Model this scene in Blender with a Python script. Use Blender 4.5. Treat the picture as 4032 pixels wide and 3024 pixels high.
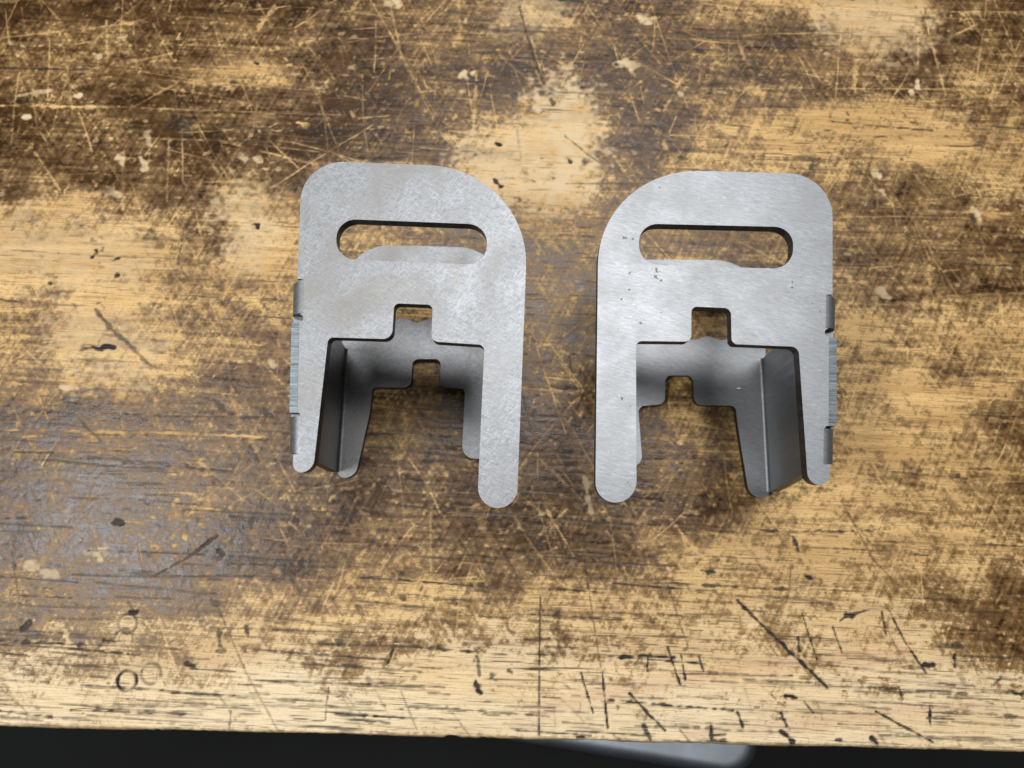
import bpy, bmesh, math, random
import numpy as np
from mathutils import Vector
from mathutils.geometry import tessellate_polygon

MM = 0.001
scene = bpy.context.scene
for o in list(bpy.data.objects):
    bpy.data.objects.remove(o)

# ------------------------------------------------------------------ camera
PITCH = 9.5
CAM_Z = 324.2 * MM
cam_data = bpy.data.cameras.new('camera')
cam_data.sensor_width = 36.0
cam_data.lens = 24.0
cam_data.clip_start = 0.01
cam_data.clip_end = 50.0
cam_data.dof.use_dof = True
cam_data.dof.focus_distance = 0.262
cam_data.dof.aperture_fstop = 13.0
cam = bpy.data.objects.new('camera', cam_data)
scene.collection.objects.link(cam)
cam.location = (0, 0, CAM_Z)
cam.rotation_euler = (math.radians(PITCH), 0, 0)
scene.camera = cam

# ------------------------------------------------------------------ light
world = bpy.data.worlds.new('World')
scene.world = world
world.use_nodes = True
bg = world.node_tree.nodes['Background']
bg.inputs[0].default_value = (0.80, 0.90, 1.0, 1)
bg.inputs[1].default_value = 0.012


def area_lamp(name, loc, target, sx, sy, power, col):
    d = bpy.data.lights.new(name, 'AREA')
    d.shape = 'RECTANGLE'
    d.size, d.size_y = sx, sy
    d.energy = power
    d.color = col
    o = bpy.data.objects.new(name, d)
    scene.collection.objects.link(o)
    o.location = loc
    o.rotation_euler = (Vector(target) - Vector(loc)).to_track_quat('-Z', 'Y').to_euler()
    return o


area_lamp('ceiling_lamp_main', (0.12, 0.55, 1.75), (0, 0.1, 0), 1.0, 0.32, 26, (0.98, 0.99, 1.0))
area_lamp('ceiling_lamp_left', (-1.02, -0.14, 1.50), (0, 0, 0), 0.62, 0.24, 22, (0.96, 0.98, 1.0))
area_lamp('ceiling_lamp_rear', (0.30, 1.30, 1.75), (0, 0.1, 0), 1.2, 0.14, 8, (0.96, 0.98, 1.0))
area_lamp('front_fill_lamp', (0.20, -1.0, 1.75), (0, 0, 0), 1.4, 0.35, 3.6, (1.0, 0.98, 0.95))  # added fill lamp, brightens the front edge and the bin lid

vs = scene.view_settings
vs.view_transform = 'Standard'
vs.look = 'None'
vs.exposure = 0.0
vs.gamma = 1.0

# ------------------------------------------------------------------ materials


class NT:
    """small helper around a node tree"""

    def __init__(self, name):
        self.m = bpy.data.materials.new(name)
        self.m.use_nodes = True
        self.t = self.m.node_tree
        self.b = self.t.nodes['Principled BSDF']

    def n(self, kind, **kw):
        nd = self.t.nodes.new(kind)
        for k, v in kw.items():
            if k.startswith('i_'):
                key = k[2:]
                nd.inputs[int(key) if key.isdigit() else key].default_value = v
            else:
                setattr(nd, k, v)
        return nd

    def l(self, a, b):
        self.t.links.new(a, b)

    def val(self, sock, x):
        if isinstance(x, bpy.types.NodeSocket):
            self.l(x, sock)
        else:
            sock.default_value = x

    def math(self, op, a, b=0.0, clamp=False):
        nd = self.n('ShaderNodeMath', operation=op, use_clamp=clamp)
        self.val(nd.inputs[0], a)
        self.val(nd.inputs[1], b)
        return nd.outputs[0]

    def mix(self, f, a, b):
        nd = self.n('ShaderNodeMix', data_type='RGBA')
        self.val(nd.inputs[0], f)
        for s, c in ((nd.inputs[6], a), (nd.inputs[7], b)):
            if isinstance(c, tuple):
                c = c + (1,) if len(c) == 3 else c
            self.val(s, c)
        return nd.outputs[2]

    def ramp(self, f, lo, hi):
        nd = self.n('ShaderNodeMapRange', interpolation_type='SMOOTHSTEP')
        self.val(nd.inputs[0], f)
        nd.inputs[1].default_value, nd.inputs[2].default_value = lo, hi
        return nd.outputs[0]

    def coords(self, scale=(1, 1, 1), rot=(0, 0, 0)):
        tc = self.n('ShaderNodeTexCoord')
        mr = self.n('ShaderNodeMapping')
        mr.inputs['Rotation'].default_value = rot
        self.l(tc.outputs['Object'], mr.inputs['Vector'])
        mp = self.n('ShaderNodeMapping')
        mp.inputs['Scale'].default_value = scale
        self.l(mr.outputs[0], mp.inputs['Vector'])
        return mp.outputs[0]

    def noise(self, vec, scale, detail=3.0, rough=0.55, dist=0.0):
        nd = self.n('ShaderNodeTexNoise')
        self.l(vec, nd.inputs['Vector'])
        nd.inputs['Scale'].default_value = scale
        nd.inputs['Detail'].default_value = detail
        nd.inputs['Roughness'].default_value = rough
        nd.inputs['Distortion'].default_value = dist
        return nd.outputs[0]

    def bump(self, h, strength, dist):
        nd = self.n('ShaderNodeBump')
        nd.inputs['Strength'].default_value = strength
        nd.inputs['Distance'].default_value = dist
        self.l(h, nd.inputs['Height'])
        self.l(nd.outputs[0], self.b.inputs['Normal'])


def steel_face(name, hatch, brown, pits, rough0=.46, bump=.22, tint=1.0):
    """satin ground steel; hatch = strength of the cross-hatch sanding marks"""
    k = NT(name)
    a1 = k.noise(k.coords((430, 2300, 400), (0, 0, math.radians(24))), 1.0, 3, .6)
    a2 = k.noise(k.coords((460, 2300, 400), (0, 0, math.radians(-52))), 1.0, 3, .6)
    a3 = k.noise(k.coords((330, 2600, 400), (0, 0, math.radians(14))), 1.0, 3, .6)
    mott = k.noise(k.coords(), 70, 4, .6)
    blot = k.noise(k.coords(), 28, 3, .5, .6)
    fine = k.noise(k.coords(), 900, 2, .6)
    hat = k.math('MAXIMUM', a1, a2)
    grain = k.math('ADD', k.math('MULTIPLY', hat, hatch), k.math('MULTIPLY', a3, 1 - hatch))
    g = k.ramp(grain, .36, .70) if hatch > .5 else k.ramp(grain, .18, .86)
    base = k.mix(g, tuple(c * tint for c in (.30, .31, .32)), tuple(c * tint for c in (.53, .54, .555)))
    base = k.mix(k.math('MULTIPLY', k.ramp(mott, .45, .70), .55 if hatch > .5 else .35), base, (.25, .25, .25))
    base = k.mix(k.math('MULTIPLY', k.ramp(blot, .49, .68), brown), base, (.205, .195, .175))
    base = k.mix(k.math('MULTIPLY', k.ramp(fine, .60, .78), .12), base, (.80, .82, .84))
    rough = k.math('ADD', rough0 - .12, k.math('ADD', k.math('MULTIPLY', mott, .18), k.math('MULTIPLY', blot, .22)))
    if pits:
        tc = k.n('ShaderNodeTexCoord')
        sp = k.noise(k.coords(), 1100, 3, .65)
        tot = None
        for (x, y, r) in pits:
            d = k.n('ShaderNodeVectorMath', operation='DISTANCE')
            k.l(tc.outputs['Object'], d.inputs[0])
            d.inputs[1].default_value = (x * MM, y * MM, 84.2 * MM)
            f = k.n('ShaderNodeMapRange')
            k.l(d.outputs['Value'], f.inputs[0])
            f.inputs[1].default_value, f.inputs[2].default_value = 0.0, r * MM
            f.inputs[3].default_value, f.inputs[4].default_value = .27, -.22
            v = k.math('GREATER_THAN', k.math('ADD', sp, f.outputs[0]), .66)
            tot = v if tot is None else k.math('MAXIMUM', tot, v)
        base = k.mix(k.math('MULTIPLY', tot, .85), base, (.07, .06, .055))
    k.l(base, k.b.inputs['Base Color'])
    k.l(rough, k.b.inputs['Roughness'])
    k.b.inputs['Metallic'].default_value = .86
    k.bump(k.math('ADD', grain, k.math('MULTIPLY', fine, .5)), bump, .00012)
    return k.m


def simple(name, col, rough, metal=0.0, nscale=0, namt=0.0, stretch=(1, 1, 1)):
    k = NT(name)
    if nscale:
        v = k.noise(k.coords(stretch), nscale, 4, .6)
        lo = tuple(c * (1 - namt) for c in col)
        hi = tuple(min(1, c * (1 + namt)) for c in col)
        k.l(k.mix(k.ramp(v, .3, .7), lo, hi), k.b.inputs['Base Color'])
        k.bump(v, .25, .0002)
    else:
        k.b.inputs['Base Color'].default_value = col + (1,)
    k.b.inputs['Roughness'].default_value = rough
    k.b.inputs['Metallic'].default_value = metal
    return k.m


PITS = [(41.5, 95.0, 2.2), (44.6, 94.3, 1.6), (43.2, 81.6, 1.6), (52.8, 82.4, 2.6), (52.6, 79.8, 2.6), (54.4, 78.4, 2.0),
        (42.8, 75.2, 1.0), (40.0, 71.5, 1.0), (54.0, 66.4, 1.1), (46.4, 62.5, 1.5), (38.4, 60.2, 1.2), (65.5, 61.0, 1.4),
        (39.0, 34.5, 2.0), (42.0, 32.0, 1.2), (41.0, 4.6, 2.6), (43.0, 1.5, 2.6), (102.6, 78.0, 1.6), (102.2, 76.0, 1.2),
        (109.4, 70.0, 1.0), (112.0, 66.6, 1.3), (55.4, 115.0, 1.0)]
M_STEEL_HATCH = steel_face('steel_cross_hatched', .9, .70, None, .44, .45, .50)
M_STEEL_PLAIN = steel_face('steel_brushed', .25, .10, PITS, .42, .22, .575)
M_STEEL_WEB = steel_face('steel_web', .3, .05, None, .28, .08, .5)
M_CUT = simple('laser_cut_edge', (.045, .045, .047), .45, .7, 500, .5, (1, 1, .15))
M_TAB = simple('striated_cut_edge', (.13, .15, .16), .42, .9, 420, .6, (.25, 9, 1))

WEAR_TONE = [  # one row per 20 mm from the front edge, one digit pair per 20 mm along it; set darker between the brackets
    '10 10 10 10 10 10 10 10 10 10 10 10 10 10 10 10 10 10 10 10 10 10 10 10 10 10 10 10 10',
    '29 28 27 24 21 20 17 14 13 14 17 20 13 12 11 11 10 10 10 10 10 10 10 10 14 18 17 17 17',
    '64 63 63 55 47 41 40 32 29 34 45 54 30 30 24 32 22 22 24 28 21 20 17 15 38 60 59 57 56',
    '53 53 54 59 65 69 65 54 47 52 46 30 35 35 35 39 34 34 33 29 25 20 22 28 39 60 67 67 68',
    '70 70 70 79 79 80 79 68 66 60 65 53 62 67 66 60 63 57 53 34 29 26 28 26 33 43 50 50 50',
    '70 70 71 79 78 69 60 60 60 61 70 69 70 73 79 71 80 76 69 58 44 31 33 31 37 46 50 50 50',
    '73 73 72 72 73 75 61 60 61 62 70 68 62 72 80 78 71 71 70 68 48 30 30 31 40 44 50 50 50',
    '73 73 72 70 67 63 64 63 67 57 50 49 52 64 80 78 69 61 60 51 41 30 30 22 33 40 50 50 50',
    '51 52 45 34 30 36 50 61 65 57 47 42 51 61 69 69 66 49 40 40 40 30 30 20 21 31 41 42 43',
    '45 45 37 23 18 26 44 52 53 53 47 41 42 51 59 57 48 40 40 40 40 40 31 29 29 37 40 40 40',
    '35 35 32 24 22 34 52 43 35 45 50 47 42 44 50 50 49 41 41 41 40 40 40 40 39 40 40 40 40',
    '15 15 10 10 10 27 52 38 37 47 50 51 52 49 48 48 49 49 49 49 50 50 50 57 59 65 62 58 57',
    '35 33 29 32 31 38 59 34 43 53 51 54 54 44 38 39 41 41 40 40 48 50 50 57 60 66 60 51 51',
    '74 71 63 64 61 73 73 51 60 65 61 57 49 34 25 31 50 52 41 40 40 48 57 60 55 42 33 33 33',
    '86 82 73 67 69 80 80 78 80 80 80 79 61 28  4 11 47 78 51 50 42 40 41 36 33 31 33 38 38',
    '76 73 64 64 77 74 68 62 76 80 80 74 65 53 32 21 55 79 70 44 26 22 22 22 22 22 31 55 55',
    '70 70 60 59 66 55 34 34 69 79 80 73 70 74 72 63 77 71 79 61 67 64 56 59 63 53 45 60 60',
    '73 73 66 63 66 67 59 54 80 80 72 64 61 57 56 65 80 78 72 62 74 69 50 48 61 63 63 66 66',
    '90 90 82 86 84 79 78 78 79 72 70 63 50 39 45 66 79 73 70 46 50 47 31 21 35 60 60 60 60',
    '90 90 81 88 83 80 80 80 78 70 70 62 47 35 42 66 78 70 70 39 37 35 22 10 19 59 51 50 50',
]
LIGHT_SCRATCHES = [
    ([(-271.6, 298.0), (-212.9, 298.6)], 0.9, 1.0),
    ([(-212.9, 298.6), (-95.5, 296.9)], 0.4, 0.6),
    ([(-197.8, 281.6), (-157.3, 281.3), (-101.8, 268.1)], 0.5, 0.8),
    ([(-157.3, 281.3), (-104.8, 276.1)], 0.4, 0.6),
    ([(-277.3, 336.6), (-219.7, 345.2), (-203.0, 348.9)], 0.7, 0.8),
    ([(-233.4, 318.1), (-186.2, 329.8)], 0.9, 0.8),
    ([(-222.5, 347.9), (-218.6, 319.7)], 0.7, 0.8),
    ([(-182.6, 284.0), (-179.7, 246.3)], 0.5, 0.7),
    ([(-205.1, 273.3), (-201.5, 242.1)], 1.2, 0.6),
    ([(-192.4, 286.4), (-190.8, 251.0)], 1.2, 0.6),
    ([(-250.0, 272.3), (-234.4, 252.5)], 0.6, 0.8),
    ([(-138.5, 311.0), (-140.2, 274.8)], 0.6, 0.6),
    ([(-202.2, 299.1), (-182.0, 312.6)], 0.6, 0.6),
    ([(-134.6, 358.1), (-141.4, 345.7)], 1.5, 0.9),
    ([(-83.8, 363.4), (-70.8, 341.9), (-55.6, 312.9), (-31.5, 277.3)], 0.5, 0.8),
    ([(-37.0, 364.5), (-35.3, 337.3)], 1.2, 0.8),
    ([(-25.7, 332.2), (-26.6, 287.7)], 0.9, 0.8),
    ([(-31.9, 324.1), (-27.5, 300.5)], 0.5, 0.7),
    ([(2.8, 340.9), (9.3, 315.8)], 0.8, 0.8),
    ([(-73.9, 363.6), (-64.8, 328.6), (-41.2, 284.8)], 0.5, 0.7),
    ([(-53.5, 347.7), (-36.9, 295.1)], 0.5, 0.6),
    ([(-14.0, 332.5), (5.7, 314.4)], 0.6, 0.6),
    ([(7.7, 335.7), (22.4, 326.7)], 0.7, 0.7),
    ([(81.5, 321.4), (71.6, 302.8)], 0.5, 0.7),
    ([(209.0, 370.2), (212.3, 349.8), (218.0, 315.4)], 0.7, 1.0),
    ([(207.8, 367.4), (204.1, 319.0)], 0.5, 0.8),
    ([(225.6, 363.7), (262.9, 364.6)], 0.4, 0.7),
    ([(223.2, 348.7), (244.9, 360.1)], 0.5, 0.7),
    ([(81.1, 316.1), (231.5, 319.1)], 0.3, 0.6),
    ([(236.0, 370.8), (253.9, 328.0)], 0.4, 0.7),
    ([(248.3, 371.1), (257.1, 336.1)], 0.4, 0.7),
    ([(230.9, 368.0), (245.3, 338.5)], 0.4, 0.6),
    ([(112.2, 340.8), (123.2, 311.9)], 1.0, 0.6),
    ([(172.7, 339.5), (171.3, 315.6)], 1.2, 0.7),
    ([(204.7, 251.5), (251.5, 250.9)], 0.6, 0.8),
    ([(228.8, 248.4), (230.4, 228.2)], 0.5, 0.7),
    ([(234.9, 226.7), (236.3, 193.6)], 0.8, 0.9),
    ([(202.8, 221.1), (197.4, 192.7)], 2.0, 0.7),
    ([(205.7, 206.9), (247.4, 209.5)], 0.5, 0.7),
    ([(-246.9, 130.4), (-165.2, 131.0), (-114.4, 129.9)], 0.7, 0.95),
    ([(-145.5, 204.7), (-128.5, 193.3), (-113.8, 179.6)], 1.8, 0.7),
    ([(13.7, 99.3), (26.8, 78.6)], 0.6, 0.8),
    ([(69.9, 99.6), (84.6, 80.0)], 1.1, 0.8),
    ([(23.4, 99.6), (9.6, 86.6)], 0.5, 0.6),
    ([(44.0, 95.8), (49.2, 58.5)], 0.5, 0.7),
    ([(-40.3, 96.0), (-38.8, 62.6)], 0.6, 0.7),
    ([(-16.4, 92.3), (-27.4, 69.1)], 0.5, 0.6),
    ([(-52.5, 80.9), (-23.5, 50.8)], 0.4, 0.6),
    ([(-12.3, 100.9), (-23.9, 60.9)], 0.4, 0.6),
    ([(90.9, 75.9), (101.1, 59.7)], 0.8, 0.6),
    ([(143.6, 106.6), (177.6, 67.6)], 0.3, 0.5),
    ([(190.7, 99.2), (213.2, 62.3)], 0.3, 0.5),
    ([(-138.1, 148.3), (-132.5, 135.0)], 0.9, 0.6),
    ([(-127.5, 128.5), (-112.6, 107.1)], 1.0, 0.5),
    ([(7.0, 109.9), (18.3, 74.3)], 0.5, 0.6),
    ([(7.8, 125.1), (37.5, 97.8)], 0.5, 0.5),
    ([(179.3, 61.6), (196.8, 18.2), (209.9, 3.1)], 0.3, 0.5),
    ([(-31.8, 46.5), (-26.3, 38.6)], 1.2, 0.7),
    ([(6.4, 31.4), (10.4, 39.5)], 0.8, 0.6),
]
DARK_MARKS = [
    ([(102.3, 60.2), (119.4, 44.0), (141.2, 23.9)], 1.5, 1),
    ([(52.8, 18.9), (68.5, 3.8)], 1.1, 0.95),
    ([(40.6, 27.7), (42.9, 4.4)], 0.9, 0.9),
    ([(31.0, 27.1), (36.5, 10.6)], 0.7, 0.9),
    ([(49.1, 34.4), (60.6, 35.3), (73.2, 34.8)], 1.4, 0.95),
    ([(61.1, 34.7), (60.8, 28.7)], 0.9, 0.9),
    ([(70.1, 38.9), (75.5, 23.6)], 1.0, 0.95),
    ([(11.7, 59.7), (11.7, 37.5), (11.9, 0.4)], 0.6, 0.9),
    ([(20.1, 54.8), (20.3, 34.7)], 1.5, 0.45),
    ([(12.3, 54.0), (20.1, 54.2)], 0.7, 0.35),
    ([(12.5, 37.5), (20.3, 34.1)], 0.7, 0.35),
    ([(5.1, 40.9), (15.6, 41.2)], 1.2, 0.6),
    ([(131.5, 55.4), (137.4, 35.5)], 0.7, 0.85),
    ([(145.3, 49.6), (148.9, 38.7)], 0.7, 0.85),
    ([(171.6, 57.3), (178.0, 43.4), (186.4, 30.7)], 0.9, 0.9),
    ([(162.5, 14.1), (187.3, 1.6)], 0.8, 0.9),
    ([(186.8, 17.0), (186.4, 8.3)], 1.1, 1),
    ([(120.5, 20.3), (127.1, 18.9)], 2.0, 0.95),
    ([(130.7, 17.6), (134.6, 12.9)], 0.8, 0.8),
    ([(119.9, 4.8), (124.8, 0.5)], 2.0, 0.95),
    ([(101.0, 12.1), (103.1, 6.0)], 1.2, 0.9),
    ([(120.2, 12.5), (122.6, 7.2)], 1.1, 0.9),
    ([(89.1, 6.0), (89.0, 0.3)], 1.2, 0.9),
    ([(89.0, 2.5), (95.2, 2.7)], 1.2, 0.9),
    ([(148.8, 52.3), (151.9, 54.8), (162.2, 57.5)], 0.9, 0.8),
    ([(151.9, 55.2), (153.6, 54.5)], 3.4, 0.95),
    ([(173.5, 24.5), (174.9, 19.6)], 0.9, 0.95),
    ([(168.1, 57.2), (169.4, 46.2)], 0.8, 0.85),
    ([(129.5, 44.6), (129.7, 39.2)], 1.4, 0.8),
    ([(84.2, 35.6), (86.0, 29.3)], 1.0, 0.85),
    ([(76.1, 36.0), (78.0, 25.2)], 0.9, 0.9),
    ([(185.7, 34.2), (189.8, 34.3)], 2.4, 0.9),
    ([(199.6, 38.9), (199.4, 34.3)], 1.8, 0.95),
    ([(189.5, 42.6), (203.1, 42.8)], 3.2, 0.6),
    ([(129.0, 89.3), (131.3, 83.1)], 1.6, 0.8),
    ([(134.4, 71.6), (135.8, 70.8)], 2.4, 0.85),
    ([(86.1, 73.3), (91.9, 72.6)], 2.0, 0.8),
    ([(-4.5, 361.1), (0.3, 343.6), (5.5, 327.6), (9.2, 317.1)], 1.0, 0.6),
    ([(-209.1, 190.7), (-199.9, 181.1), (-190.0, 173.2)], 2.0, 0.65),
    ([(-190.0, 173.2), (-178.7, 163.2)], 1.6, 0.55),
    ([(-211.8, 171.3), (-197.7, 171.9)], 2.6, 0.9),
    ([(-214.0, 217.2), (-212.1, 220.6)], 2.6, 0.95),
    ([(-202.0, 217.0), (-201.0, 217.0)], 2.4, 0.9),
    ([(-200.9, 208.2), (-200.1, 208.9)], 2.2, 0.9),
    ([(-233.3, 203.4), (-232.6, 203.4)], 1.8, 0.8),
    ([(-134.1, 236.5), (-133.3, 236.1)], 3.0, 0.95),
    ([(-13.9, 282.8), (-13.0, 282.6)], 3.0, 0.95),
    ([(-15.0, 263.1), (-12.1, 259.6)], 2.2, 0.9),
    ([(21.9, 276.0), (23.4, 273.5)], 2.0, 0.8),
    ([(13.0, 308.0), (14.2, 306.2)], 2.2, 0.7),
    ([(-142.2, 325.8), (-140.9, 325.0)], 2.2, 0.85),
    ([(-174.9, 48.9), (-172.8, 48.5)], 3.0, 0.95),
    ([(-224.1, 40.0), (-220.8, 42.5)], 2.6, 0.8),
    ([(-185.4, 35.9), (-180.8, 35.8)], 2.2, 0.8),
    ([(-147.1, 27.1), (-144.1, 26.5)], 2.0, 0.8),
    ([(-186.6, 88.5), (-184.0, 88.4)], 2.4, 0.85),
    ([(-138.7, 83.8), (-150.6, 74.1)], 0.8, 0.7),
    ([(-150.6, 74.1), (-165.7, 64.8)], 0.6, 0.6),
    ([(-136.9, 76.9), (-135.3, 75.7)], 2.0, 0.7),
    ([(-130.8, 38.6), (-128.2, 44.3)], 1.8, 0.5),
    ([(-134.3, 42.1), (-133.2, 35.1)], 1.6, 0.6),
    ([(-56.2, 30.0), (-54.8, 35.0)], 1.5, 0.85),
    ([(-16.9, 22.0), (-14.7, 18.1)], 2.4, 0.9),
    ([(-9.5, 25.1), (-8.1, 25.2)], 2.6, 0.7),
    ([(-122.2, 43.4), (-120.6, 39.4)], 1.4, 0.7),
    ([(-51.9, 26.5), (-49.4, 28.1)], 1.0, 0.6),
    ([(-16.6, 32.9), (-15.1, 25.0)], 1.8, 0.65),
    ([(-227.4, 27.0), (-215.0, 20.7)], 1.5, 0.4),
    ([(-135.7, 52.2), (-120.6, 24.5), (-104.4, 0.6)], 0.35, 0.6),
    ([(-229.9, 15.1), (-213.6, 2.8)], 0.4, 0.6),
    ([(-1.9, 27.3), (-0.8, 26.9)], 1.4, 0.7),
    ([(-80.7, 21.5), (-67.1, 1.4)], 0.35, 0.5),
    ([(-51.5, 20.2), (-42.4, 2.0)], 0.35, 0.6),
    ([(32.2, 76.7), (39.7, 30.2)], 0.35, 0.7),
    ([(69.5, 69.2), (79.5, 39.1)], 0.35, 0.7),
    ([(152.3, 106.8), (165.7, 79.8), (177.6, 67.6)], 0.5, 0.5),
    ([(-142.8, 362.0), (-142.3, 361.5)], 1, 0.3),
    ([(-41.1, 19.5), (-40.1, 18.9)], 2.0, 0.4),
    ([(-79.6, 36.4), (-76.9, 42.5)], 2.2, 0.45),
    ([(-86.0, 38.2), (-81.6, 40.9)], 1.6, 0.35),
    ([(-144.6, 146.3), (-142.1, 143.7)], 3.0, 0.55),
    ([(-120.9, 142.0), (-118.6, 140.9)], 3.4, 0.6),
    ([(-133.9, 33.1), (-130.7, 32.6)], 2.0, 0.6),
    ([(-181.3, 306.1), (-167.2, 284.4)], 0.5, 0.2),
    ([(-88.0, 312.2), (-79.2, 305.8)], 3.0, 0.35),
    ([(-178.5, 290.6), (-171.9, 284.3)], 8.0, 0.45),
    ([(222.1, 23.6), (228.6, 23.0)], 1.8, 0.85),
    ([(216.2, 26.4), (219.6, 29.5)], 1.2, 0.7),
    ([(84.9, -0.8), (95.1, 0.4)], 2.0, 0.8),
    ([(159.7, 2.5), (161.1, 1.9)], 2.4, 0.9),
    ([(144.3, 2.1), (146.0, 2.0)], 2.0, 0.8),
    ([(29.5, 0.4), (32.0, -0.3)], 2.2, 0.8),
    ([(45.9, 1.2), (49.0, -1.1)], 2.0, 0.7),
    ([(59.3, 5.3), (62.3, -0.4)], 1.8, 0.8),
]
RINGS = [ (-176.0, 43.8, 4.2, 0, 360, 0.7), (-177.1, 37.1, 4.2, -20, 200, 0.65), (-173.4, 19.2, 4.3, 0, 360, 1), (-162.9, 22.5, 4.4, -10, 290, 0.55), (0.8, 47.7, 4.2, 60, 260, 0.6), (-229.5, 56.1, 1.7, 0, 250, 0.4) ]
PINK_STREAKS = [
    ([(13.0, 11.0), (39.8, 18.4), (76.1, 26.1), (112.7, 31.9), (144.1, 34.6), (177.8, 40.4)], 9, 0.55),
    ([(78.8, 2.9), (122.1, 7.7), (163.4, 12.6), (205.0, 17.4)], 8, 0.45),
]
PALE_MARKS = [
    ([(19.0, 305.5), (24.0, 286.3), (21.8, 265.9)], 26, 0.8),
    ([(-17.2, 272.6), (-0.8, 278.0), (15.7, 286.1)], 30, 0.62),
    ([(-19.2, 262.5), (11.3, 260.7)], 24, 0.55),
    ([(-4.9, 357.0), (9.8, 360.1)], 22, 0.3),
    ([(169.2, 362.4), (193.4, 357.5)], 34, 0.4),
    ([(-143.4, 244.7), (-132.3, 237.6), (-135.7, 222.9)], 22, 0.45),
    ([(-251.2, 222.6), (-201.9, 216.5)], 34, 0.35),
    ([(-213.2, 178.5), (-189.6, 169.8)], 30, 0.35),
    ([(-257.6, 292.1), (-255.9, 292.4)], 4.0, 1),
    ([(-262.9, 304.2), (-246.4, 307.2)], 2.5, 0.5),
    ([(-232.9, 304.6), (-231.2, 304.7)], 3.5, 0.9),
    ([(-33.0, 321.4), (-28.7, 321.5)], 6, 0.8),
    ([(49.0, 328.6), (57.4, 328.8)], 6.5, 0.8),
    ([(60.1, 356.3), (66.2, 353.8)], 6, 0.8),
    ([(80.1, 313.5), (81.3, 312.2)], 3, 0.6),
    ([(-19.4, 349.3), (-16.4, 349.1)], 3.0, 0.7),
    ([(-70.2, 363.7), (-68.8, 360.5)], 4, 0.9),
    ([(-75.1, 362.2), (-72.5, 360.9)], 5, 0.6),
    ([(-207.3, 272.0), (-205.2, 268.2)], 5, 0.7),
    ([(-195.4, 271.0), (-192.3, 264.7)], 5, 0.7),
    ([(-193.7, 283.8), (-192.2, 278.7)], 5, 0.6),
    ([(-209.6, 251.8), (-206.0, 251.2)], 7, 0.6),
    ([(-144.8, 273.4), (-142.1, 270.2)], 4, 0.6),
    ([(-136.4, 271.9), (-134.6, 270.9)], 4, 0.6),
    ([(204.2, 322.9), (203.9, 319.0)], 3, 1),
    ([(200.1, 316.8), (200.6, 315.7)], 3.5, 0.9),
    ([(178.1, 272.1), (181.4, 269.1)], 4, 0.9),
    ([(178.7, 262.6), (182.1, 260.9)], 4, 0.7),
    ([(176.4, 209.8), (180.7, 206.3)], 5, 0.6),
    ([(227.9, 252.1), (229.9, 248.4)], 5, 0.8),
    ([(-221.0, 152.0), (-212.0, 151.1)], 2.5, 0.8),
    ([(-217.6, 160.0), (-213.1, 160.1)], 2, 0.6),
    ([(-120.7, 166.8), (-119.4, 164.6)], 3, 0.5),
    ([(32.0, 114.8), (35.3, 97.7)], 3.0, 0.4),
    ([(-196.8, 74.5), (-190.4, 75.2)], 7, 0.6),
    ([(-224.9, 68.6), (-221.7, 68.3)], 6, 0.5),
    ([(-215.7, 63.7), (-211.6, 64.8)], 7, 0.5),
    ([(-272.1, 334.5), (-270.9, 333.2)], 3, 0.5),
    ([(-226.2, 328.1), (-223.7, 327.6)], 3, 0.8),
    ([(-214.0, 338.6), (-211.9, 337.3)], 4, 0.6),
    ([(-265.7, 332.5), (-263.1, 331.5)], 2, 0.5),
    ([(-10.8, 48.0), (-9.5, 47.0)], 4, 0.6),
]

# ------------------------------------------------------------------ workbench
# tone of the worn brown finish, set darker between the brackets; tenths of a percent-ish digits: 0 = bare wood, 100 = finish intact
EDGE_Y = -104.07
EDGE_A = math.radians(-1.33)
STEP = 0.55
U0, U1, V0, V1 = -300.0, 300.0, 0.0, 400.0
NU = int((U1 - U0) / STEP) + 1
NV = int((V1 - V0) / STEP) + 1
us = np.linspace(U0, U1, NU)
vsv = np.linspace(V0, V1, NV)
UU, VV = np.meshgrid(us, vsv)
rng = np.random.default_rng(11)
fu = np.fft.fftfreq(NU, STEP)[None, :]
fv = np.fft.fftfreq(NV, STEP)[:, None]


def gnoise(su, sv, ang=0.0):
    """gaussian random field with correlation lengths su, sv (mm)"""
    ca, sa = math.cos(ang), math.sin(ang)
    a = fu * ca + fv * sa
    b = -fu * sa + fv * ca
    filt = np.exp(-2 * (math.pi ** 2) * ((a * su) ** 2 + (b * sv) ** 2))
    w = np.fft.ifft2(np.fft.fft2(rng.standard_normal((NV, NU))) * filt).real
    return (w - w.mean()) / w.std()


def uni(x):
    return 0.5 * (1 + np.tanh(0.8 * x))


def sstep(x, lo, hi):
    t = np.clip((x - lo) / (hi - lo), 0, 1)
    return t * t * (3 - 2 * t)


wear_tone = np.array([[float(t) for t in r.split()] for r in WEAR_TONE]) / 100.0
gu = np.clip((UU + 280) / 20, 0, wear_tone.shape[1] - 1.001)
gv = np.clip(VV / 20, 0, wear_tone.shape[0] - 1.001)
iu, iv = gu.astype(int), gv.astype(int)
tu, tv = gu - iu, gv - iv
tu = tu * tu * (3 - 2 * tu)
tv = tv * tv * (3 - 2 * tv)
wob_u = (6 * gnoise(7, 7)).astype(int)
D = (wear_tone[iv, iu] * (1 - tu) + wear_tone[iv, iu + 1] * tu) * (1 - tv) + (wear_tone[iv + 1, iu] * (1 - tu) + wear_tone[iv + 1, iu + 1] * tu) * tv
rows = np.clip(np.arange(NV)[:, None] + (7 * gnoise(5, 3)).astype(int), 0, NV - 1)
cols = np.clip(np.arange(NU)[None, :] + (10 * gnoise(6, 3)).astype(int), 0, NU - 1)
D = D[rows, cols]

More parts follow.
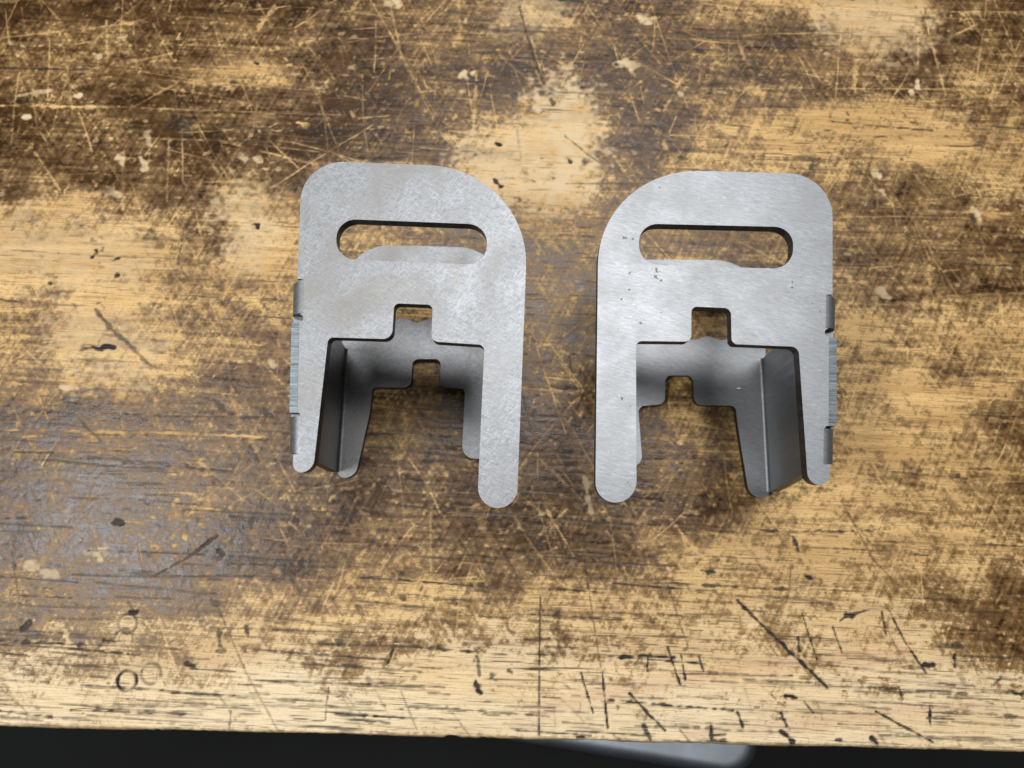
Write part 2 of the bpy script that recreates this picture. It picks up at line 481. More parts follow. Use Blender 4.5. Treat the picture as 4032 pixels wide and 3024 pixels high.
n_big = gnoise(9, 5)
n_mid = gnoise(2.6, 1.5)
n_fine = gnoise(0.75, 0.5)
n_streak = gnoise(9, 0.45, math.radians(-1.5))
n_streak2 = gnoise(4, 0.6, math.radians(-1.5))
n_diag = gnoise(0.42, 3.6, math.radians(-25))
n_diag2 = gnoise(0.42, 3.0, math.radians(35))
nn = .40 * n_big + .30 * n_mid + .34 * n_fine + .26 * n_streak + .22 * n_streak2 + .30 * n_diag + .25 * n_diag2
nn /= nn.std()
mid_zone = np.clip(1 - abs(D - .42) / .42, 0, 1)
fleck = .7 * n_fine + .5 * n_mid
fleck /= fleck.std()
chips = .8 * gnoise(.7, .5) + .4 * gnoise(2.2, 1.3)
chips /= chips.std()
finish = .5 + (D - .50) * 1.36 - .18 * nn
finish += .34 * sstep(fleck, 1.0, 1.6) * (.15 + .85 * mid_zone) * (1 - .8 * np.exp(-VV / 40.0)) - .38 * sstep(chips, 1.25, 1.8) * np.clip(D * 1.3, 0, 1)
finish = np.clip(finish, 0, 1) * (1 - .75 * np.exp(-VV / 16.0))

height = np.zeros((NV, NU))
dark = np.zeros((NV, NU))
pale = np.zeros((NV, NU))
pink = np.zeros((NV, NU))
jag = gnoise(.9, .7)


def draw(arr, pts, width, amt, rag=.35, soft=.35, ends=True):
    """stamp a worn line (a polyline on the bench, mm) into a map"""
    for (p, q) in zip(pts[:-1], pts[1:]):
        pad = width * 1.2 + 2.0
        lo_u, hi_u = min(p[0], q[0]) - pad, max(p[0], q[0]) + pad
        lo_v, hi_v = min(p[1], q[1]) - pad, max(p[1], q[1]) + pad
        a0, a1 = max(0, int((lo_u - U0) / STEP)), min(NU, int((hi_u - U0) / STEP) + 2)
        b0, b1 = max(0, int((lo_v - V0) / STEP)), min(NV, int((hi_v - V0) / STEP) + 2)
        if a1 <= a0 or b1 <= b0:
            continue
        u, v = UU[b0:b1, a0:a1], VV[b0:b1, a0:a1]
        du, dv = q[0] - p[0], q[1] - p[1]
        L2 = du * du + dv * dv + 1e-9
        t = np.clip(((u - p[0]) * du + (v - p[1]) * dv) / L2, 0, 1)
        d = np.hypot(u - p[0] - t * du, v - p[1] - t * dv)
        d = d + jag[b0:b1, a0:a1] * rag * width * .5
        half = max(width / 2, STEP * .42)
        gain = min(1.0, width / (STEP * .84) + .15)
        m = np.clip(1 - (d - half * (1 - soft)) / (half * 2 * soft + STEP * .5), 0, 1) * amt * gain
        arr[b0:b1, a0:a1] = np.maximum(arr[b0:b1, a0:a1], m)


def wander(p, ang, length, bend):
    pts = [p]
    n = max(2, int(length / 9))
    for i in range(n):
        ang += rng.normal(0, bend)
        pts.append((pts[-1][0] + math.cos(ang) * length / n, pts[-1][1] + math.sin(ang) * length / n))
    return pts


scratch = np.zeros((NV, NU))
for pts, w, s in LIGHT_SCRATCHES:
    draw(scratch, pts, w * 1.3, s, .6)
for i in range(1500):
    p = (rng.uniform(U0, U1), rng.uniform(48, V1))
    r = rng.random()
    ang = math.radians(rng.normal(-62, 16) if r < .42 else (rng.normal(60, 18) if r < .68 else rng.normal(-2, 6)))
    length = min(140, 5 + rng.exponential(20))
    draw(scratch, wander(p, ang, length, .05), rng.uniform(.14, .5), rng.uniform(.35, 1.0) ** 1.2, .35)
for i in range(420):                                    # short chips and pecks
    p = (rng.uniform(U0, U1), rng.uniform(60, V1))
    ang = rng.uniform(0, math.pi)
    draw(scratch, wander(p, ang, rng.uniform(.8, 4), .3), rng.uniform(.5, 1.5), rng.uniform(.4, .95), .9)
scratch *= np.clip(.75 + .35 * gnoise(2.5, 2.5), 0, 1)
finish *= 1 - .95 * scratch

# open pores, grain lines, ink-dark dents
bare = 1 - finish
front = np.exp(-VV / 55.0)
pore = gnoise(7, .28, math.radians(-1.7))
pore2 = gnoise(3.2, .33, math.radians(-1.2))
zone = uni(gnoise(26, 9))
dark = np.maximum(dark, sstep(pore, 1.75 - .35 * front, 2.35) * (.25 + .75 * zone) * (.35 + .6 * bare))
dark = np.maximum(dark, sstep(pore2, 1.9, 2.5) * (.2 + .7 * bare) * zone)
specks = gnoise(1.0, .7)
dark = np.maximum(dark, sstep(specks, 2.35, 2.8) * .6 * (.35 + .65 * bare))
for i in range(150):                                    # long dark hairlines following the grain
    v0 = abs(rng.normal(0, 70)) if i < 110 else rng.uniform(0, 380)
    p = (rng.uniform(U0, U1), v0 + 1)
    draw(dark, wander(p, math.radians(rng.normal(-2.0, 1.2)), rng.uniform(8, 70), .012), rng.uniform(.16, .5), rng.uniform(.45, .95), 1.1)
for i in range(230):                                    # long cracks along the grain near the front edge
    p = (rng.uniform(U0, U1), rng.uniform(2, 40) if i < 120 else rng.uniform(2, 100))
    draw(dark, wander(p, math.radians(rng.normal(-1.8, .7)), 6 + rng.exponential(20), .012), rng.uniform(.14, .42), rng.uniform(.6, 1.0), .7)
for i in range(110):                                    # cuts across the grain
    p = (rng.uniform(U0, U1), rng.uniform(3, 300) if i > 60 else rng.uniform(3, 80))
    ang = math.radians(rng.normal(-65, 20))
    draw(dark, wander(p, ang, rng.uniform(3, 26), .04), rng.uniform(.15, .5), rng.uniform(.25, .75), .9)
for i in range(150):                                    # small dents
    p = (rng.uniform(U0, U1), rng.uniform(3, 380))
    draw(dark, wander(p, rng.uniform(0, 3.1), rng.uniform(.5, 2.6), .3), rng.uniform(.7, 1.6), rng.uniform(.3, .8), 1.0)
marks = np.zeros((NV, NU))
for (cu, cv, r, a0, a1, s) in RINGS:                    # finish rubbed thin around the stamped rings
    near = np.clip(1.6 - np.hypot(UU - cu, VV - cv) / (r + 1.5), 0, 1)
    finish = np.where(finish > .3, finish * (1 - .6 * near), finish)
for pts, w, s in DARK_MARKS:
    draw(marks, pts, w * .8, min(1.0, s * 1.15), .45, .22)
for (cu, cv, r, a0, a1, s) in RINGS:
    for seg in range(24):
        t0, t1 = (math.radians(a0 + (a1 - a0) * k / 24) for k in (seg, seg + 1))
        draw(marks, [(cu + r * math.cos(t0), cv + r * math.sin(t0)), (cu + r * math.cos(t1), cv + r * math.sin(t1))], 1.25,
             1.2 * s * (.75 + .25 * math.sin(t0 * 1.7 + cu)), .15)
dark = np.maximum(dark, marks)
for (cu, cv, r, a0, a1, s) in RINGS:                    # finish scratched through to paler wood inside the stamped rings
    bared = np.clip(1 - abs(np.hypot(UU - cu, VV - cv) - r + 1.05) / .6, 0, 1) * .8 * s
    finish = finish * (1 - bared)
    pale = np.maximum(pale, .35 * bared)
# splintered front edge
edge_n = np.clip(gnoise(.5, 1.0), 0, 3) * uni(gnoise(14, 3))
dark = np.maximum(dark, np.clip(1.1 - VV / (.5 + 1.7 * edge_n), 0, 1) * .55 * uni(n_fine + .4))
for pts, w, s in PALE_MARKS:
    draw(pale, pts, w * .55 if w < 20 else w, s, .5 if w < 20 else .35, .35 if w < 20 else .5)
pale *= np.clip(.9 + .25 * gnoise(2, 1.4), 0, 1)
pale = np.maximum(pale, .30 * sstep(gnoise(1.3, .8), 2.3, 2.9))
for pts, w, s in PINK_STREAKS:
    draw(pink, pts, w * .6, s, .25, .9)
finish *= 1 - .9 * np.clip(pale * 1.1, 0, 1)

# relief: finish film stands a hair proud of bare wood, dents and gouges are cut in
height += .05 * finish - .05 - .30 * marks - .10 * np.clip(dark - marks, 0, 1) - .05 * scratch
height += .035 * np.minimum(0, gnoise(1.0, .7)) + .05 * np.minimum(0, gnoise(5, 3)) + .03 * np.minimum(0, n_streak2)
height = np.minimum(height, 0.0)
front_pale = np.clip(np.exp(-((VV / 48.0) ** 1.6)) * (1.0 + .22 * gnoise(20, 6)), 0, 1)  # bare wood gets paler towards the front edge
tone = uni(.8 * gnoise(30, 3.5) + .6 * gnoise(14, .8))


def wood_material():
    k = NT('worn_varnished_wood')
    at = k.n('ShaderNodeAttribute', attribute_name='wear_tone')
    at2 = k.n('ShaderNodeAttribute', attribute_name='wood')
    s1, s2 = k.n('ShaderNodeSeparateColor'), k.n('ShaderNodeSeparateColor')
    k.l(at.outputs['Color'], s1.inputs[0])
    k.l(at2.outputs['Color'], s2.inputs[0])
    fin, drk, pal = s1.outputs[0], s1.outputs[1], s1.outputs[2]
    pnk, fpale, ton = s2.outputs[0], s2.outputs[1], s2.outputs[2]
    grain = k.noise(k.coords((70, 1500, 1), (0, 0, math.radians(1.2))), 1.0, 4, .65)
    fine = k.noise(k.coords((1, 1.4, 1)), 850, 3, .7)
    warm = k.noise(k.coords((1, 2, 1)), 55, 4, .6)
    bare = k.mix(ton, (.45, .265, .092), (.67, .43, .172))
    bare = k.mix(k.math('MULTIPLY', fpale, .9), bare, (.74, .60, .385))
    bare = k.mix(k.math('MULTIPLY', k.ramp(grain, .35, .70), .30), bare, (.30, .165, .06))
    bare = k.mix(k.math('MULTIPLY', pnk, .5), bare, (.42, .19, .12))
    speck = k.noise(k.coords((1, 1.8, 1)), 1250, 2, .6)
    bare = k.mix(k.math('MULTIPLY', k.ramp(speck, .56, .72), k.math('SUBTRACT', .75, k.math('MULTIPLY', fpale, .5))), bare, (.13, .072, .028))
    dash = k.noise(k.coords((45, 2300, 1), (0, 0, math.radians(1.6))), 1.0, 3, .6)
    bare = k.mix(k.math('MULTIPLY', k.ramp(dash, .56, .67), k.math('ADD', .35, k.math('MULTIPLY', warm, .9))), bare, (.085, .050, .024))
    film = k.mix(k.ramp(warm, .35, .68), (.022, .0105, .0043), (.070, .0345, .012))
    film = k.mix(k.math('MULTIPLY', k.ramp(fine, .45, .75), .35), film, (.105, .052, .019))
    micro = k.noise(k.coords((1, 1.6, 1)), 1700, 3, .7)
    f2 = k.math('ADD', fin, k.math('MULTIPLY', k.math('SUBTRACT', fine, .5), .62))
    f2 = k.math('ADD', f2, k.math('MULTIPLY', k.math('SUBTRACT', micro, .5), .80))
    f2 = k.math('ADD', f2, k.math('MULTIPLY', k.math('SUBTRACT', grain, .5), .35), True)
    amber = k.mix(ton, (.205, .119, .043), (.30, .185, .072))
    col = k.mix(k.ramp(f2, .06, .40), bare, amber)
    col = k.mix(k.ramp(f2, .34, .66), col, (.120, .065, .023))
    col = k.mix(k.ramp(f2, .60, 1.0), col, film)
    col = k.mix(k.math('MULTIPLY', pal, .85), col, (.58, .46, .29))
    d2 = k.math('ADD', drk, k.math('MULTIPLY', k.math('MULTIPLY', k.math('SUBTRACT', grain, .5), 1.2), drk), True)
    col = k.mix(d2, col, (.010, .009, .009))
    k.l(col, k.b.inputs['Base Color'])
    r = k.math('SUBTRACT', .60, k.math('MULTIPLY', f2, .36))
    r = k.math('ADD', r, k.math('MULTIPLY', d2, .2))
    r = k.math('ADD', r, k.math('MULTIPLY', k.math('SUBTRACT', fine, .5), .25))
    k.l(r, k.b.inputs['Roughness'])
    k.b.inputs['Specular IOR Level'].default_value = .28
    k.bump(k.math('ADD', k.math('MULTIPLY', grain, .6), k.math('MULTIPLY', fine, 1.0)), .30, .0003)
    return k.m


M_WOOD = wood_material()

bench = bpy.data.objects.new('workbench', None)
scene.collection.objects.link(bench)
bench['label'] = 'worn brown wooden workbench top full of scratches and bare patches'
bench['kind'] = 'structure'
bench.location = (0, EDGE_Y * MM, 0)
bench.rotation_euler = (0, 0, EDGE_A)

# axes of the mesh grid: fine in the middle, coarse skirts, rounded front arris and front face
ext_u = np.concatenate([np.arange(-500, U0, 4.0), us, np.arange(U1 + 4, 501, 4.0)])
ext_v = np.concatenate([vsv, np.arange(V1 + 4, 601, 4.0)])


def refl(x, lo, hi):
    span = hi - lo
    t = np.mod(x - lo, 2 * span)
    return lo + np.where(t > span, 2 * span - t, t)


idx_u = np.clip(np.rint((refl(ext_u, U0, U1) - U0) / STEP).astype(int), 0, NU - 1)
idx_v = np.clip(np.rint((refl(ext_v, V0, V1) - V0) / STEP).astype(int), 0, NV - 1)
arris = [(-.10, -45.0), (-.20, -12.0), (-.45, -6.0), (-1.55, -2.4), (-1.40, -1.1), (-.90, -.42), (-.40, -.10)]
NA = len(arris)


def plank(u_lo, u_hi, v_lo, v_hi, front):
    cu = np.where((ext_u >= u_lo) & (ext_u <= u_hi))[0]
    cv = np.where((ext_v >= v_lo) & (ext_v <= v_hi))[0]
    iu_, iv_ = idx_u[cu], idx_v[cv]
    X, Y = np.meshgrid(ext_u[cu], ext_v[cv])
    pick = lambda f: f[np.ix_(iv_, iu_)]
    Z = pick(height).copy()
    ch = [pick(f) for f in (finish, dark, pale, pink, front_pale, tone)]
    if front:
        chip = np.clip(.10 * n_fine[3, iu_] + .22 * n_big[2, iu_] + 1.3 * np.clip(n_mid[4, iu_] - 1.35, 0, 2), -.4, 1.4)
        for (av, az) in reversed(arris):
            X = np.vstack([ext_u[cu][None, :], X])
            Y = np.vstack([(np.minimum(av + .85 * chip * abs(av) / 1.55, -.05) if az > -5 else np.full(len(cu), av))[None, :], Y])
            Z = np.vstack([np.full((1, len(cu)), az), Z])
            deep = min(1.0, -az / 2.0)
            add = [ch[0][:1] * 0, np.clip(ch[1][:1] * .5 + .25 + .2 * deep, 0, .9), ch[2][:1] * 0, ch[3][:1], ch[4][:1] * .6, ch[5][:1]]
            ch = [np.vstack([a_, c_]) for a_, c_ in zip(add, ch)]
    nv, nu = X.shape
    co = np.stack([X * MM, Y * MM, Z * MM], -1).reshape(-1, 3).astype(np.float32)
    ii = np.arange(nv * nu).reshape(nv, nu)
    quads = np.stack([ii[:-1, :-1], ii[:-1, 1:], ii[1:, 1:], ii[1:, :-1]], -1).reshape(-1, 4)
    me = bpy.data.meshes.new('plank')
    me.vertices.add(len(co))
    me.vertices.foreach_set('co', co.ravel())
    me.loops.add(quads.size)
    me.loops.foreach_set('vertex_index', quads.ravel().astype(np.int32))
    me.polygons.add(len(quads))
    me.polygons.foreach_set('loop_start', np.arange(0, quads.size, 4, dtype=np.int32))
    me.update(calc_edges=True)
    me.polygons.foreach_set('use_smooth', np.ones(len(quads), dtype=bool))
    for nm, (r_, g_, b_) in (('wear_tone', ch[:3]), ('wood', ch[3:])):
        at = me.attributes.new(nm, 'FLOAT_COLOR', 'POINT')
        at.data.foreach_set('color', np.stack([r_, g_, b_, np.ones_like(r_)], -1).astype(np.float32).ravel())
    me.materials.append(M_WOOD)
    o = bpy.data.objects.new('plank', me)
    scene.collection.objects.link(o)
    o.parent = bench
    return o


JOINT_U, JOINT_V = us[np.argmin(abs(us - 11.6))], vsv[np.argmin(abs(vsv - 56.0))]
plank(-501, JOINT_U, -1, JOINT_V, True)
plank(JOINT_U, 501, -1, JOINT_V, True)
plank(-501, 501, JOINT_V, 700, False)

# ------------------------------------------------------------------ floor and what stands below the bench edge
me = bpy.data.meshes.new('floor')
me.from_pydata([(-4, -4, -.9), (4, -4, -.9), (4, 4, -.9), (-4, 4, -.9)], [], [(0, 1, 2, 3)])
floor = bpy.data.objects.new('floor', me)
scene.collection.objects.link(floor)
floor['kind'] = 'structure'
floor['label'] = 'black floor in the dark below the bench edge'
me.materials.append(simple('black_floor', (.0025, .0028, .003), .8, 0, 6, .4))

# ------------------------------------------------------------------ steel brackets (world millimetres)
T = 3.8                     # sheet thickness
ZT = 84.2                   # top face of the upper plate
RB = 5.2                    # outer bend radius


def rounded(corners, seg=9):
    """polygon with rounded corners: (x, y, tangent length)"""
    n = len(corners)
    out = []
    for i, (x, y, t) in enumerate(corners):
        p = Vector((x, y))
        if t <= 0:
            out.append(p)
            continue
        a = Vector(corners[i - 1][:2]) - p
        b = Vector(corners[(i + 1) % n][:2]) - p
        a = p + a.normalized() * min(t, a.length * .98)
        b = p + b.normalized() * min(t, b.length * .98)
        c1, c2 = a.lerp(p, .56), b.lerp(p, .56)
        m = seg + (16 if t > 12 else 0)
        for k in range(m + 1):
            s = k / m
            out.append(a * (1 - s) ** 3 + c1 * 3 * s * (1 - s) ** 2 + c2 * 3 * s * s * (1 - s) + b * s ** 3)
    res = []
    for p in out:
        if not res or (p - res[-1]).length > .02:
            res.append(p)
    if (res[0] - res[-1]).length < .02:
        res.pop()
    return res


def signed_area(pts):
    return sum(pts[i - 1].x * pts[i].y - pts[i].x * pts[i - 1].y for i in range(len(pts))) / 2


def mesh_object(name, bm, mats, parent, bevel=0.0):
    me = bpy.data.meshes.new(name)
    bmesh.ops.recalc_face_normals(bm, faces=bm.faces[:])
    bm.to_mesh(me)
    bm.free()
    for m in mats:
        me.materials.append(m)
    o = bpy.data.objects.new(name, me)
    scene.collection.objects.link(o)
    if parent:
        o.parent = parent
        o.matrix_parent_inverse = parent.matrix_world.inverted()
    if bevel:
        md = o.modifiers.new('bevel', 'BEVEL')
        md.width = bevel * MM
        md.segments = 2
        md.limit_method = 'ANGLE'
        md.angle_limit = math.radians(55)
    return o


def plate(name, outer, holes, z1, z0, mats, parent):
    loops = [outer if signed_area(outer) > 0 else outer[::-1]]
    loops += [h if signed_area(h) < 0 else h[::-1] for h in holes]
    flat = [p for lp in loops for p in lp]
    tris = tessellate_polygon([[Vector((p.x, p.y, 0)) for p in lp] for lp in loops])
    bm = bmesh.new()
    top = [bm.verts.new((p.x * MM, p.y * MM, z1 * MM)) for p in flat]
    bot = [bm.verts.new((p.x * MM, p.y * MM, z0 * MM)) for p in flat]
    for t in tris:
        for vs_ in (top, bot):
            try:
                bm.faces.new([vs_[i] for i in t])
            except ValueError:
                pass
    k = 0
    for lp in loops:
        n = len(lp)
        for i in range(n):
            j = (i + 1) % n
            f = bm.faces.new([top[k + i], top[k + j], bot[k + j], bot[k + i]])
            f.material_index = 1
            f.smooth = False
        k += n
    return mesh_object(name, bm, mats, parent, .22)


def loft(name, rings, mats, parent, closed=True, side_mat=0, end_mat=1, smooth=False):
    """quads between successive closed rings of points (mm), capped ends"""
    bm = bmesh.new()
    vr = [[bm.verts.new((p[0] * MM, p[1] * MM, p[2] * MM)) for p in r] for r in rings]
    n = len(vr[0])
    for r0, r1 in zip(vr[:-1], vr[1:]):
        for i in range(n):
            f = bm.faces.new([r0[i], r0[(i + 1) % n], r1[(i + 1) % n], r1[i]])
            f.material_index = side_mat
            f.smooth = smooth
    for r in (vr[0], vr[-1]):
        f = bm.faces.new(r)
        f.material_index = end_mat
    o = mesh_object(name, bm, mats, parent)
    if smooth:
        md = o.modifiers.new('split', 'EDGE_SPLIT')
        md.split_angle = math.radians(40)
    return o


def lerp_line(line, y):
    (x0, y0), (x1, y1) = line
    return x0 + (x1 - x0) * (y - y0) / (y1 - y0)


def bend(name, line, s, z_flat, up, ya, yb, skew_a, skew_b, mats, parent):
    """quarter-round between a plate and the web; s = +1 when the plate lies towards +x"""
    rings = []
    for k in range(9):
        th = math.radians(90 * k / 8)
        pass
    n = 8
    steps = 3
    for q in range(steps + 1):
        ring = []
        for rad in (RB, RB - T):
            ks = range(n + 1) if rad == RB else range(n, -1, -1)
            for k in ks:
                th = math.radians(90 * k / n)
                fr = k / n
                y0 = ya + skew_a * fr
                y1 = yb + skew_b * fr
                y = y0 + (y1 - y0) * q / steps
                xo = lerp_line(line, y)
                x = xo + s * (RB - rad * math.sin(th))
                z = z_flat + up * (-RB + rad * math.cos(th))
                ring.append((x, y, z))
        rings.append(ring)
    return loft(name, rings, mats, parent, smooth=True)


def make_bracket(label, s, face_mat, top_c, slot_c, bot_c, bslot, top_line, bot_line, seg_rear, seg_front, skew, tab, web_y_bot, base):
    root = bpy.data.objects.new('steel_bracket', None)
    scene.collection.objects.link(root)
    root.location = (base[0] * MM, base[1] * MM, 0)
    root['label'] = label
    root['category'] = 'bracket'
    root['group'] = 'pair of bent steel brackets on the workbench'
    bpy.context.view_layer.update()
    mats = [face_mat, M_CUT]
    plate('top_plate', rounded(top_c), [rounded(slot_c)], ZT, ZT - 4.9, mats, root)
    plate('bottom_plate', rounded(bot_c), [bslot], T, .02, [face_mat, M_CUT], root)
    bend('bend', top_line, s, ZT, 1, seg_rear[0], seg_rear[1], skew[0], 0, mats, root)
    bend('bend', top_line, s, ZT, 1, seg_front[0], seg_front[1], 0, skew[1], mats, root)
    bend('bend', bot_line, s, .02, -1, web_y_bot[0], web_y_bot[1], 0, 0, mats, root)
    # upright web, thickness towards the plates
    zt, zb = ZT - RB, RB
    rings = []
    yt = (seg_rear[0] + skew[0], seg_front[1] + skew[1])
    n = 12
    for q in range(n + 1):
        f = q / n
        ring = []
        for (d, z, fz) in ((0, zb, 0), (T, zb, 0), (T, zt, 1), (0, zt, 1)):
            y0 = web_y_bot[0] * (1 - fz) + yt[0] * fz
            y1 = web_y_bot[1] * (1 - fz) + yt[1] * fz
            y = y0 + (y1 - y0) * f
            x = lerp_line(bot_line, y) * (1 - fz) + lerp_line(top_line, y) * fz
            ring.append((x + s * d, y, z))
        rings.append(ring)
    loft('side_web', rings, [M_STEEL_WEB, M_CUT], root)
    # straight tab left standing between the two bends, its striated cut face upwards
    (xi0, yi0), (xi1, yi1), th = tab
    rings = []
    for q in range(9):
        f = q / 8
        y = yi0 + (yi1 - yi0) * f
        xi = xi0 + (xi1 - xi0) * f
        xw = lerp_line(top_line, y)
        rings.append([(xi - s * th, y, ZT - .25), (xi - s * .12, y, ZT - .25), (xw + s * T, y, ZT - RB + .01), (xw, y, ZT - RB + .01)])
    loft('tab', rings, [M_TAB, M_CUT], root)
    # burr at the relief cuts
    return root


def scalloped_slot(c, bumps, side):
    """bottom-plate slot whose front edge is nibbled in shallow scallops"""
    pts = rounded(c)
    out = []
    for p in pts:
        out.append(p)
    front = [q for q in c][2:]
    (xa, ya, _), (xb, yb, _) = c[2], c[3]
    lo, hi = min(xa, xb) + 8, max(xa, xb) - 8
    keep = [p for p in out if not (lo < p.x < hi and abs(p.y - (ya + yb) / 2) < 3)]
    wave = []
    k = 60
    for i in range(k + 1):
        x = lo + (hi - lo) * i / k
        y = ya + (yb - ya) * (x - xa) / (xb - xa)
        d = .55 + .95 * math.cos(2 * math.pi * (x - bumps[0]) / bumps[1])
        wave.append(Vector((x, y + d)))
    # insert the wave where the gap in the loop is
    best = max(range(len(keep)), key=lambda i: (keep[i] - keep[i - 1]).length if abs(keep[i].y - (ya + yb) / 2) < 4 and abs(keep[i - 1].y - (ya + yb) / 2) < 4 else 0)
    if keep[best - 1].x > keep[best].x:
        wave = wave[::-1]
    return keep[:best] + wave + keep[best:] if best else keep + wave


def hole_points(cx, cy, r, s, n=9):
    """half-round relief bitten into the plate edge; s = +1 bulges towards +x"""
    return [(cx + s * r * math.sin(math.pi * k / n), cy + (-1 + 2 * k / n and 1) * 0 - r * math.cos(math.pi * k / n), 0) for k in range(n + 1)]


# left-hand bracket
L_TOP_LINE = ((-81.25, 77.0), (-79.35, 15.5))
L_BOT_LINE = ((-83.3, 71.0), (-85.0, 12.0))
L_TOP = [(-78.52, 79.09, 0.0), (-79.22, 125.74, 16.41), (6.74, 122.27, 38.8), (1.65, -3.66, 7.05), (-12.07, -3.06, 7.05),
         (-9.92, 54.42, 2.23), (-29.08, 55.68, 2.45), (-28.84, 69.35, 2.01), (-42.86, 69.91, 2.01), (-43.25, 56.54, 3.35),
         (-66.27, 57.24, 2.01), (-69.44, 8.69, 4.68), (-76.55, 8.86, 3.12), (-76.66, 15.23, 0.0), (-74.15, 15.25, 0.0),
         (-74.52, 28.6, 0.0), (-75.0, 28.9, 0.0), (-75.1, 29.7, 0.0), (-75.95, 29.9, 0.0), (-77.0, 62.75, 0.0)]
L_TOP += hole_points(-77.1, 64.35, 1.5, 1) + [(-75.72, 66.2, 0.0), (-76.1, 79.09, 0.0)]
L_SLOT = [(-64.99, 102.43, 7.36), (-9.0, 100.1, 7.36), (-9.56, 84.45, 7.36), (-64.84, 86.82, 7.36)]
L_BOT = [(-78.1, 70.8, 0.0), (-81.5, 70.8, 0.0), (-83.22, 123.59, 23.84), (-2.93, 121.31, 23.84), (-3.97, 17.86, 7.75),
         (-23.56, 18.39, 5.96), (-22.34, 51.33, 2.38), (-34.18, 51.81, 3.28), (-34.06, 65.72, 2.98), (-47.6, 65.72, 2.98),
         (-47.93, 51.94, 3.58), (-66.42, 51.88, 2.09), (-66.9, 41.35, 4.77), (-72.97, 9.27, 5.07), (-81.32, 9.27, 3.87),
         (-81.1, 12.1, 0.0), (-79.8, 12.1, 0.0)]
L_BSLOT = scalloped_slot([(-70.24, 99.38, 6.56), (-14.89, 98.74, 6.56), (-14.78, 83.87, 6.56), (-69.72, 84.5, 6.56)], (-52.6, 13.4), -1)
make_bracket('bent steel bracket with cross-hatched sanding marks and brownish smudges on its face',
             1, M_STEEL_HATCH, L_TOP, L_SLOT, L_BOT, L_BSLOT, L_TOP_LINE, L_BOT_LINE, (79.05, 66.2), (28.6, 15.3), (-2.1, .7),
             ((-77.0, 62.75), (-75.95, 29.9), 2.9), (70.8, 12.1), (-42, 66))

# right-hand bracket, the mirror image
R_TOP_LINE = ((119.6, 72.0), (114.0, 11.8))
R_BOT_LINE = ((123.4, 66.0), (123.0, 2.8))
R_TOP = [(116.81, 73.24, 0.0), (120.49, 120.12, 17.17), (32.74, 122.36, 37.91), (28.82, -1.73, 7.36), (43.18, -1.21, 7.14),
         (44.67, 55.87, 2.23), (64.59, 55.63, 2.45), (65.2, 68.72, 2.14), (79.53, 68.05, 2.45), (79.06, 54.75, 2.01),
         (103.08, 53.72, 2.68), (103.0, 4.33, 4.46), (110.54, 4.76, 3.35), (111.21, 11.71, 0.0), (108.8, 11.75, 0.0),
         (109.95, 24.2, 0.0), (110.6, 24.5, 0.0), (110.7, 25.1, 0.0), (111.7, 25.2, 0.0), (114.3, 57.0, 0.0)]
R_TOP += hole_points(114.45, 58.9, 1.55, -1) + [(113.36, 60.8, 0.0), (114.5, 73.24, 0.0)]
R_SLOT = [(47.09, 100.54, 7.14), (104.54, 99.11, 7.36), (102.78, 82.89, 7.36), (46.7, 84.78, 7.14)]
R_BOT = [(118.2, 65.9, 0.0), (121.5, 65.9, 0.0), (124.01, 115.12, 25.03), (41.9, 115.77, 23.84), (41.29, 14.93, 7.15),
         (61.01, 14.35, 5.66), (59.7, 42.85, 2.98), (72.42, 44.06, 2.98), (73.17, 57.73, 2.98), (86.29, 57.73, 2.98),
         (86.39, 43.4, 3.58), (105.74, 43.16, 2.38), (106.41, 33.56, 4.77), (109.97, 0.11, 5.36), (119.46, 0.4, 3.58),
         (119.2, 2.9, 0.0), (117.8, 2.9, 0.0)]
R_BSLOT = scalloped_slot([(56.99, 90.47, 6.56), (113.93, 90.47, 6.56), (113.08, 75.41, 6.56), (56.56, 75.41, 6.56)], (94.3, 13.4), 1)
make_bracket('bent steel bracket with plain brushed face dotted with small dark rust pits',
             -1, M_STEEL_PLAIN, R_TOP, R_SLOT, R_BOT, R_BSLOT, R_TOP_LINE, R_BOT_LINE, (73.2, 60.8), (24.2, 11.75), (-1.9, .2),
             ((114.3, 57.0), (111.7, 25.2), 2.9), (65.9, 2.9), (80, 60))


# bead of weld spatter stuck on the lower plate of the pitted bracket
def spatter(root, x, y, r):
    bm = bmesh.new()
    bmesh.ops.create_icosphere(bm, subdivisions=2, radius=r * MM)
    for v in bm.verts:
        v.co.x *= 1.7
        v.co.z *= .6
        v.co += Vector((math.sin(v.co.y * 4000), math.cos(v.co.x * 3000), math.sin(v.co.z * 5000))) * r * MM * .12
        v.co += Vector((x * MM, y * MM, (T + .25) * MM))
    for f in bm.faces:
        f.smooth = True
    mesh_object('weld_spatter', bm, [simple('bright_spatter', (.75, .76, .78), .3, 1.0)], root)


spatter(bpy.data.objects['steel_bracket.001'], 108.1, 51.6, .8)

# ------------------------------------------------------------------ silver steel bin standing lower down, partly under the bench
M_BIN = simple('bin_sheet_steel', (.55, .61, .68), .42, 1.0, 18, .15)


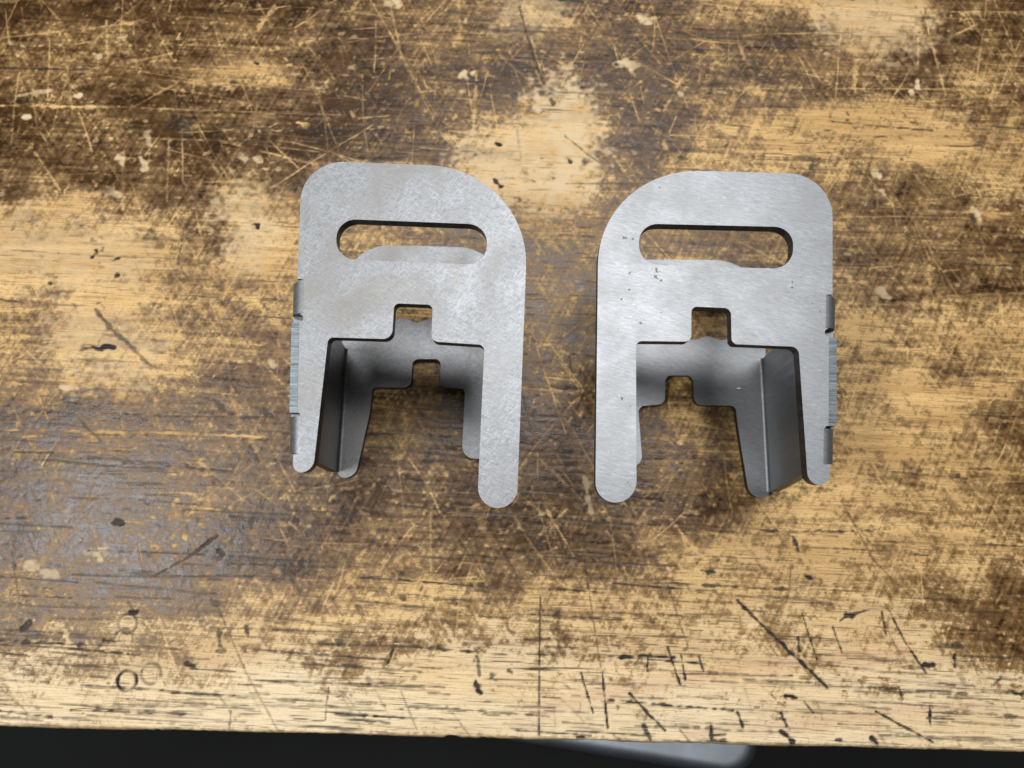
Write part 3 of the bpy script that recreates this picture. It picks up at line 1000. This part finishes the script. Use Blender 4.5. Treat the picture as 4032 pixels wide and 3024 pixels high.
def rounded_box(bm, hx, hy, z0, z1, r, crown=0.0):
    def ring(ix, z):
        pts = []
        for (sx, sy, a0) in ((1, 1, 0), (-1, 1, 90), (-1, -1, 180), (1, -1, 270)):
            for k in range(7):
                a = math.radians(a0 + 15 * k)
                pts.append((sx * (hx - r) + (r - ix) * math.cos(a), sy * (hy - r) + (r - ix) * math.sin(a), z))
        return pts
    e = .010
    prof = [(0, z0), (0, z1 - e)] + [(e * (1 - math.cos(t)), z1 - e + e * math.sin(t)) for t in (.5, 1.0, 1.57)]
    vr = [[bm.verts.new(p) for p in ring(*q)] for q in prof]
    n = len(vr[0])
    for r0, r1 in zip(vr[:-1], vr[1:]):
        for i in range(n):
            bm.faces.new([r0[i], r0[(i + 1) % n], r1[(i + 1) % n], r1[i]]).smooth = True
    bm.faces.new(vr[0])
    top = bm.verts.new((0, 0, z1 + crown))
    rim = [bm.verts.new((v.co.x * .97, v.co.y * .97, z1 + crown * .1)) for v in vr[-1]]
    for i in range(n):
        j = (i + 1) % n
        bm.faces.new([vr[-1][i], vr[-1][j], rim[j], rim[i]]).smooth = True
    vr.append(rim)
    mid = [bm.verts.new((v.co.x * .6, v.co.y * .6, z1 + crown * .72)) for v in vr[-1]]
    for i in range(n):
        j = (i + 1) % n
        bm.faces.new([vr[-1][i], vr[-1][j], mid[j], mid[i]]).smooth = True
        bm.faces.new([mid[i], mid[j], top]).smooth = True


bin_root = bpy.data.objects.new('metal_bin', None)
scene.collection.objects.link(bin_root)
bin_root.location = (.085, -.126, -.9)
bin_root.rotation_euler = (0, 0, math.radians(-8.6))
bin_root['label'] = 'blurred silver steel bin standing in the dark below the bench edge'
bin_root['category'] = 'bin'
bpy.context.view_layer.update()
for nm, hx, hy, z0, z1, crown in (('body', .132, .086, 0, .55, 0), ('lid', .138, .092, .552, .60, .002)):
    bm = bmesh.new()
    rounded_box(bm, hx, hy, z0, z1, .03, crown)
    o = mesh_object(nm, bm, [M_BIN], None)
    o.parent = bin_root
